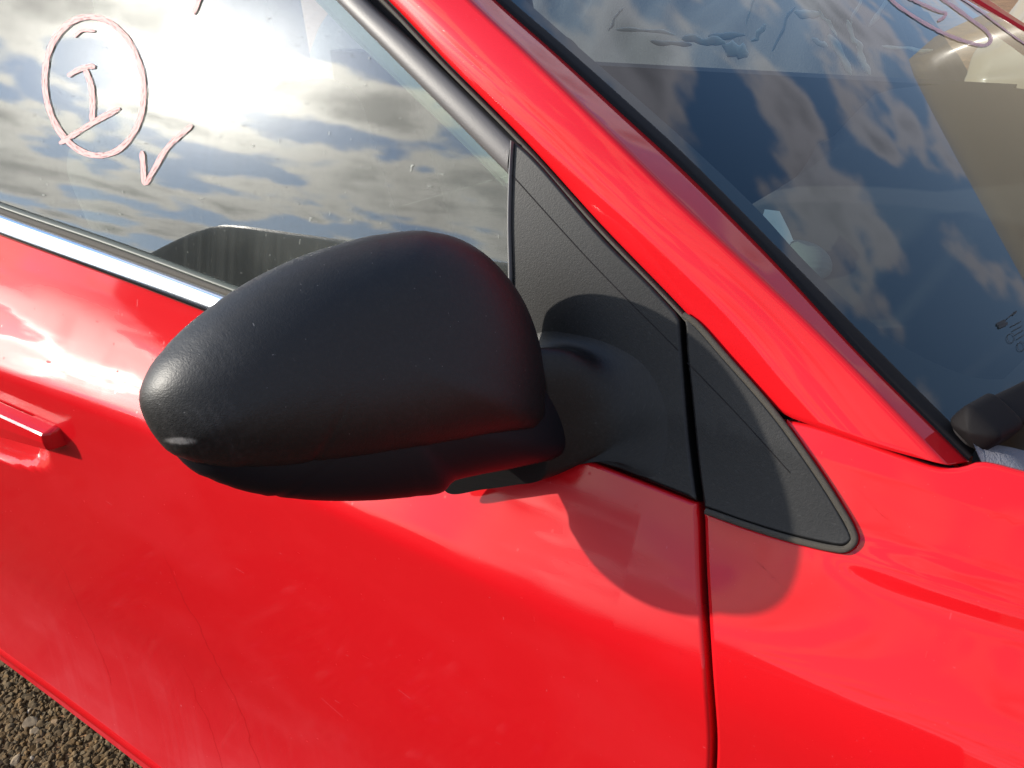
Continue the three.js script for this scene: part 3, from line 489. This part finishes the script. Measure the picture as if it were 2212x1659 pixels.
// roof, far side, cabin
{
  const roofPts = []; const rows = [];
  for (let i = 0; i <= 12; i++) { const x = mix(-0.58, -2.0, i / 12); rows.push(Array.from({ length: 17 }, (_, j) => { const s = j / 8 - 1, z = s * 0.62; return V(x + 0.04 * (1 - s * s), 1.405 + 0.03 * (1 - s * s) - 0.09 * Math.abs(s) ** 6, z); })); }
  mesh('roof', skin(rows), M.red, car);
  const box = (name, w, h, d, x, y, z, m, ry = 0) => { const b = new THREE.BoxGeometry(w, h, d); const o = mesh(name, b, m, car); o.position.set(x, y, z); o.rotation.y = ry; return o; };
  box('cabin_floor', 2.2, 0.03, 1.45, -0.9, 0.26, 0, M.cabin);
  box('rear_bulkhead', 0.03, 1.12, 1.4, -1.95, 0.83, 0, M.cabin);
  box('far_door', 1.9, 0.70, 0.06, -0.95, 0.625, -0.77, M.cabin).rotation.z = -0.045;
  box('firewall', 0.04, 0.66, 1.4, 0.16, 0.58, 0, M.cabin);
  box('door_lining', 1.55, 0.64, 0.05, -0.86, 0.58, 0.735, M.cabin);
  const bonnet = []; for (let i = 0; i <= 20; i++) { const u = i / 20; bonnet.push(Array.from({ length: 33 }, (_, j) => { const s = j / 16 - 1, z = s * mix(0.725, 0.66, u * u), x = mix(0.238 + 0.082 * (1 - s * s), 1.30, u); return V(x, 0.945 + 0.028 * (1 - s * s) - 0.10 * u * u - 0.02 * Math.abs(s) ** 8, z); })); }
  mesh('bonnet', skin(bonnet), M.red, car, 'red bonnet ahead of the windscreen');
  const soft = (w, h, d, k) => { const g = new RoundedBoxGeometry(w, h, d, 5, k); return g; };
  for (const z of [0.37, -0.37]) {
    const seat = new THREE.Group(); seat.name = 'front_seat'; car.add(seat); seat.position.set(-0.78, 0.32, z);
    const bk = mesh('backrest', soft(0.16, 0.66, 0.52, 0.07), M.cloth, seat); bk.position.set(-0.10, 0.42, 0); bk.rotation.z = 0.24;
    const hr = mesh('headrest', soft(0.11, 0.20, 0.27, 0.05), M.cloth, seat); hr.position.set(-0.20, 0.83, 0); hr.rotation.z = 0.16;
    const cu = mesh('seat_cushion', soft(0.54, 0.16, 0.52, 0.07), M.cloth, seat); cu.position.set(0.20, 0.10, 0);
  }
  // dashboard following the foot of the screen
  const dash = []; for (let i = 0; i <= 14; i++) { const u = i / 14; dash.push(Array.from({ length: 25 }, (_, j) => { const z = mix(0.70, -0.70, j / 24), x0 = 0.15 + 0.09 * (1 - (z / 0.745) ** 2), x = x0 - 0.50 * u; return V(x, Math.min(screenY(x, z) - 0.02, 0.915 + 0.03 * Math.sin(Math.PI * Math.min(1, u * 1.1)) - 0.10 * sstep(0.75, 1, u)), z); })); }
  mesh('dashboard', skin(dash), M.cabin, car, 'dark dashboard top');
}

{
  const flat = (px, py, y) => { const d = rayDir(px, py), t = (y - EYE.y) / d.y; return d.multiplyScalar(t).add(EYE); };
  const c = flat(1725, 570, 0.945), w = c.distanceTo(EYE) / FOCAL, pod = new THREE.SphereGeometry(1, 64, 40), p = pod.attributes.position;
  for (let i = 0; i < p.count; i++) { const y = p.getY(i), x = p.getX(i), z = p.getZ(i), k = 1 + 0.012 * Math.sin(46 * (z + 0.35 * x * x)); p.setXYZ(i, x * k, y * k, z * k); }
  pod.scale(62 * w, 40 * w, 95 * w); pod.rotateY(0.5); pod.computeVertexNormals();
  mesh('dash_pod', pod, new THREE.MeshStandardMaterial({ color: rgb(0.12, 0.15, 0.145), roughness: 0.95 }), car, 'dark ribbed pod on the dashboard corner').position.copy(c);
  const rows = [[[1640, 490], [1652, 452], 0.985], [[1664, 498], [1684, 456], 0.975], [[1668, 524], [1706, 500], 0.965], [[1650, 545], [1722, 540], 0.958], [[1648, 553], [1716, 549], 0.95]].map(([a, b, y]) => [0, 0.33, 0.66, 1].map(u => flat(mix(a[0], b[0], u), mix(a[1], b[1], u), y + 0.004 * Math.sin(Math.PI * u))));
  const tr = skin(rows.map(r => new THREE.CatmullRomCurve3(r).getPoints(8)));
  mesh('pillar_trim', tr, M.trimPale, car, 'pale trim piece at the dashboard corner');
  const S = screen(0.0008), as = onScreen(S), g = [], q = (...l) => g.push(stroke(S, as, l[0], l[1], l[2] || 12, 0.05, 5));
  q([[2153, 701], [2173, 692]], 8); q([[2157, 707], [2177, 698]], 8); q([[2176, 688], [2192, 674]], 2.5); q([[2188, 680], [2196, 672]], 5);
  for (let k = 0; k < 4; k++) q([[2182 + k * 5, 706 + k * 9], [2206 + k * 3, 694 + k * 9]], 1.6);
  for (const [x, y] of [[2184, 730], [2206, 748]]) q(Array.from({ length: 13 }, (_, i) => [x + 8 * Math.cos(i * Math.PI / 6), y + 10 * Math.sin(i * Math.PI / 6)]), 1.4, 24);
  mesh('glass_stamp', mergeGeometries(g), M.frit, windscreen);
  // rags and broken trim along the far window
  const r = rng(21), pale = [[0.82, 0.82, 0.70], [0.74, 0.75, 0.66], [0.86, 0.83, 0.70], [0.55, 0.56, 0.52]].map(k => new THREE.MeshStandardMaterial({ color: rgb(...k), roughness: 0.9, side: THREE.DoubleSide }));
  for (const [px, py, len, ang, wd] of [[1330, 42, 60, -1.0, 8], [1395, 68, 130, 0.08, 9], [1450, 92, 90, 0.12, 12], [1520, 88, 95, 0.1, 20], [1570, 78, 80, -0.1, 16], [1588, 108, 60, 0.3, 34], [1640, 72, 50, -0.9, 12], [1690, 62, 110, -1.1, 9], [1745, 30, 60, 0.1, 18], [1790, 48, 70, 0.9, 10], [1840, 70, 60, 1.3, 12], [1815, 118, 100, 1.05, 22], [1862, 120, 90, 1.15, 18], [1905, 22, 90, -0.9, 12], [1960, 108, 110, 0.06, 9], [1770, 92, 40, 0.5, 14], [1625, 22, 70, -1.3, 6], [1850, 20, 70, -1.2, 7]]) {
    const z = -0.70 + 0.10 * (r() - 0.5), at = (x, y) => { const d = rayDir(x, y), t = (z - EYE.z) / d.z; return d.multiplyScalar(t).add(EYE); };
    const n = 10, rowsB = []; for (let i = 0; i <= n; i++) { const u = i / n - 0.5, bend = 10 * (vn(u * 4 + px, py) - 0.5), x = px + Math.cos(ang) * len * u - Math.sin(ang) * bend, y = py + Math.sin(ang) * len * u + Math.cos(ang) * bend, k = wd / 2 * (0.5 + 0.7 * vn(u * 7 + px * 0.3, 3)) * Math.min(1, 0.3 + 5 * (0.5 - Math.abs(u))), s = at(x, y), o = at(x - Math.sin(ang) * k, y + Math.cos(ang) * k).sub(s), f = rayDir(x, y).normalize().multiplyScalar(o.length()); rowsB.push(Array.from({ length: 10 }, (_, j) => { const a = j / 10 * 2 * Math.PI; return s.clone().addScaledVector(o, Math.cos(a)).addScaledVector(f, 0.5 * Math.sin(a)); })); }
    mesh('torn_trim', skin(rowsB, { closed: true, caps: true }), pale[Math.floor(r() * 4)], car);
  }
}

// ---------------------------------------------------------------- the cars around it, which the paint and the glass mirror
function neighbour(name, label, paint, [x, z], turn, tall = 1.47, tail = [-2.0, -1.0]) {
  const g = new THREE.Group(); g.name = name; g.userData = { label, category: 'car' }; g.position.set(x, 0, z); g.rotation.y = turn; scene.add(g);
  const roof = t => mix(0.99, tall, sstep(1.05, 0.15, t) * sstep(tail[0], tail[1], t)), wid = t => 0.86 - 0.10 * Math.abs(t / 2.15) ** 4, cab = t => (roof(t) - 0.99) / (tall - 0.99);
  const half = t => { const w = wid(t), h = roof(t), c = cab(t), nose = 0.10 * Math.abs(t / 2.15) ** 6; return [[w * 0.93, 0.24], [w * 0.99, 0.40], [w, 0.60], [w * 0.985, 0.80], [w * 0.955, 0.91 - nose], [w * mix(0.90, 0.925, c), mix(0.955, 1.00, c) - nose], [w * mix(0.80, 0.84, c), mix(0.975, h - 0.14, c) - nose], [w * mix(0.70, 0.775, c), mix(0.985, h - 0.055, c) - nose], [w * mix(0.50, 0.66, c), h - 0.012 - nose], [w * 0.33, h - nose], [0, h + 0.01 - nose]]; };
  const rows = []; for (let i = 0; i <= 64; i++) { const t = mix(-2.15, 2.15, i / 64), q = half(t), crv = new THREE.CatmullRomCurve3([...q.map(p => V(t, p[1], p[0])), ...q.slice(0, -1).reverse().map(p => V(t, p[1], -p[0]))], false, 'centripetal'); rows.push(crv.getPoints(80)); }
  mesh('body', skin(rows, { caps: true }), paint, g);
  const dark = new THREE.MeshPhysicalMaterial({ color: rgb(0.01, 0.011, 0.012), roughness: 0.05 });
  for (const s of [1, -1]) { const w = []; for (let i = 0; i <= 40; i++) { const t = mix(-1.35, 0.62, i / 40), h = roof(t); w.push(Array.from({ length: 6 }, (_, k) => { const u = k / 5, q = half(t), a = q[5], b = q[7]; return V(t, mix(a[1] + 0.005, Math.max(a[1] + 0.01, b[1] - 0.02), u), s * (mix(a[0], b[0], u) + 0.012)); })); } mesh('side_glass', skin(w), dark, g); }
  for (const [wx, wz] of [[1.35, 0.76], [1.35, -0.76], [-1.3, 0.76], [-1.3, -0.76]]) { const w = mesh('wheel', new THREE.TorusGeometry(0.215, 0.095, 12, 32), M.rubber, g); w.position.set(wx, 0.31, wz); const r = mesh('rim', new THREE.CylinderGeometry(0.2, 0.2, 0.12, 28).rotateX(Math.PI / 2), new THREE.MeshStandardMaterial({ color: rgb(0.3, 0.3, 0.31), metalness: 0.8, roughness: 0.4 }), w); }
  return g;
}
const peel = tex(512, 4.3, (u, v) => { const k = sstep(0.495, 0.505, u + 0.03 * (fbm(u * 30, v * 30, 4, 30) - 0.5) - 0.1) ; return k > 0.5 ? [0.42, 0.42, 0.41] : [0.56, 0.52, 0.44]; }, true);
neighbour('beige_car', 'beige car beyond the red car, seen mirrored along the edge of the windscreen', new THREE.MeshPhysicalMaterial({ map: peel, roughness: 0.45, clearcoat: 0.4, clearcoatRoughness: 0.2 }), [1.92, -2.58], 0, 1.70, [-2.15, -1.86]);
neighbour('dark_car', 'dark grey car parked behind, seen as a dark hump mirrored low in the side window', new THREE.MeshPhysicalMaterial({ color: rgb(0.012, 0.013, 0.013), roughness: 0.6, clearcoat: 0.4, clearcoatRoughness: 0.3 }), [-1.85, 2.95], Math.PI, 1.47);

{
  const heap = new THREE.PlaneGeometry(5, 2.6, 90, 50).rotateX(-Math.PI / 2), p = heap.attributes.position;
  for (let i = 0; i < p.count; i++) { const x = p.getX(i), z = p.getZ(i), e = sstep(2.5, 1.6, Math.abs(x)) * sstep(1.3, 0.5, Math.abs(z)); p.setY(i, e * (0.75 + 0.55 * fbm(x * 1.3 + 8, z * 1.3 + 2, 5) + 0.25 * Math.abs(fbm(x * 5, z * 5, 3) - 0.5)) - 0.02); }
  heap.computeVertexNormals(); const h = mesh('scrap_heap', heap, new THREE.MeshStandardMaterial({ color: rgb(0.07, 0.075, 0.08), roughness: 0.95, bumpMap: grain, bumpScale: 0.002 }), scene);
  h.position.set(-2.6, 0, -3.6); h.userData = { label: 'dark grey heap of scrap beyond the far windows of the red car', category: 'scrap heap' };
  // low trees on the skyline behind, mirrored small in the side window
  const leaf = new THREE.IcosahedronGeometry(1, 0), r = rng(77), im = new THREE.InstancedMesh(leaf, new THREE.MeshStandardMaterial({ color: rgb(0.045, 0.06, 0.03), roughness: 1 }), 5200), m = new THREE.Matrix4(), q = new THREE.Quaternion();
  for (let i = 0; i < 5200; i++) { const t = r(), a = mix(0.35, 1.45, t), hgt = 1.6 + 1.6 * fbm(t * 40, 3, 4) + 4.5 * sstep(0.62, 0.75, vn(t * 34, 7)), dd = 70 + 14 * r(), y = hgt * Math.sqrt(r()) , s = 0.18 + 0.30 * r(); m.compose(V(-Math.sin(a) * dd, y, Math.cos(a) * dd), q.setFromEuler(new THREE.Euler(r() * 6, r() * 6, r() * 6)), V(s, s * 0.6, s)); im.setMatrixAt(i, m); }
  im.name = 'treeline'; im.userData = { kind: 'stuff', label: 'low dark line of trees and scrub far behind the red car' }; im.castShadow = im.receiveShadow = true; scene.add(im);
}

// ---------------------------------------------------------------- ground: gravelly earth, in small lumps near the sill
const gravelShade = (x, z) => sstep(0.42, 0.58, fbm(x * 0.9 + 3.2, z * 1.4 + 1.1, 3) + 0.25 * sstep(1.02, 1.30, z) - 0.05);  // cast shadow away from the sill, put into the grit colour
const groundTex = tex(1024, 1.4, (u, v) => { const a = fbm(u * 8, v * 8, 5, 8), b = vn(u * 128, v * 128, 128), c = vn(u * 256 + 3, v * 256, 256); const k = 0.24 + 0.24 * a + 0.20 * b + 0.12 * c; return [k * 1.0, k * 0.76, k * 0.52]; }, true);
const ground = new THREE.Group(); ground.name = 'ground'; ground.userData = { kind: 'structure', label: 'brown gravelly earth beside the red car' }; scene.add(ground);
const soil = mesh('soil', new THREE.PlaneGeometry(800, 800).rotateX(-Math.PI / 2), new THREE.MeshStandardMaterial({ map: groundTex, roughness: 1, bumpMap: groundTex, bumpScale: 0.012 }), ground);
{ const u = soil.geometry.attributes.uv; for (let i = 0; i < u.count; i++) u.setXY(i, u.getX(i) * 800, u.getY(i) * 800); }
function pebble(seed) {
  const g = new THREE.IcosahedronGeometry(1, 2), p = g.attributes.position, r = rng(seed), f = Array.from({ length: 6 }, () => [V(r() - 0.5, r() - 0.5, r() - 0.5).normalize(), 0.62 + 0.3 * r()]);
  for (let i = 0; i < p.count; i++) { const v = V(p.getX(i), p.getY(i), p.getZ(i)); for (const [n, d] of f) { const k = v.dot(n); if (k > d) v.addScaledVector(n, d - k); } v.multiplyScalar(1 + 0.12 * (vn(v.x * 3 + 9, v.y * 3 + v.z * 2 + seed) - 0.5)); p.setXYZ(i, v.x, v.y * 0.72, v.z); }
  g.computeVertexNormals(); return g;
}
{
  const r = rng(5), shapes = [1, 2, 3, 4, 5].map(pebble), stoneM = [[0.24, 0.16, 0.09], [0.34, 0.26, 0.17], [0.15, 0.13, 0.13], [0.42, 0.35, 0.27], [0.17, 0.11, 0.06]].map(c => new THREE.MeshStandardMaterial({ color: rgb(...c), roughness: 0.95 }));
  const m4 = new THREE.Matrix4(), q = new THREE.Quaternion(), e = new THREE.Euler(), col = new THREE.Color();
  const put = (x, z, s) => m4.compose(V(x, s * 0.25, z), q.setFromEuler(e.set(r() * 0.8, r() * 6.3, r() * 0.8)), V(s * (0.8 + 0.5 * r()), s, s * (0.8 + 0.5 * r())));
  shapes.slice(0, 3).forEach((g, k) => {                        // loose grit, too small to count
    const n = 14000, im = new THREE.InstancedMesh(g, new THREE.MeshStandardMaterial({ color: 0xffffff, roughness: 0.95 }), n); im.name = 'gravel'; im.userData = { kind: 'stuff', label: 'loose brown and grey grit' }; im.castShadow = im.receiveShadow = true;
    for (let i = 0; i < n; i++) { const near = i % 4, x = near ? mix(-1.45, -0.35, r()) : mix(-2.6, 0.6, r()), z = near ? mix(0.78, 1.38, r()) : mix(0.5, 2.4, r()), d = gravelShade(x, z), t = mix(0.6, 1.25, r()) * mix(1, 0.42, d); im.setMatrixAt(i, put(x, z, 0.0022 + 0.006 * r() ** 3)); const w = r(); col.setRGB(t * mix(0.38, 0.36, w), t * mix(0.22, 0.26, w), t * mix(0.08, 0.14, w)); im.setColorAt(i, col); }
    ground.add(im);
  });
  for (let i = 0; i < 230; i++) { const x = mix(-1.55, -0.35, r()), z = mix(0.85, 1.35, r()), o = new THREE.Mesh(shapes[i % 5], stoneM[Math.floor(r() * 5)]); put(x, z, 0.006 + 0.010 * r() ** 2).decompose(o.position, o.quaternion, o.scale); o.name = 'stone'; o.castShadow = o.receiveShadow = true; ground.add(o); }
}

renderer.render(scene, camera);
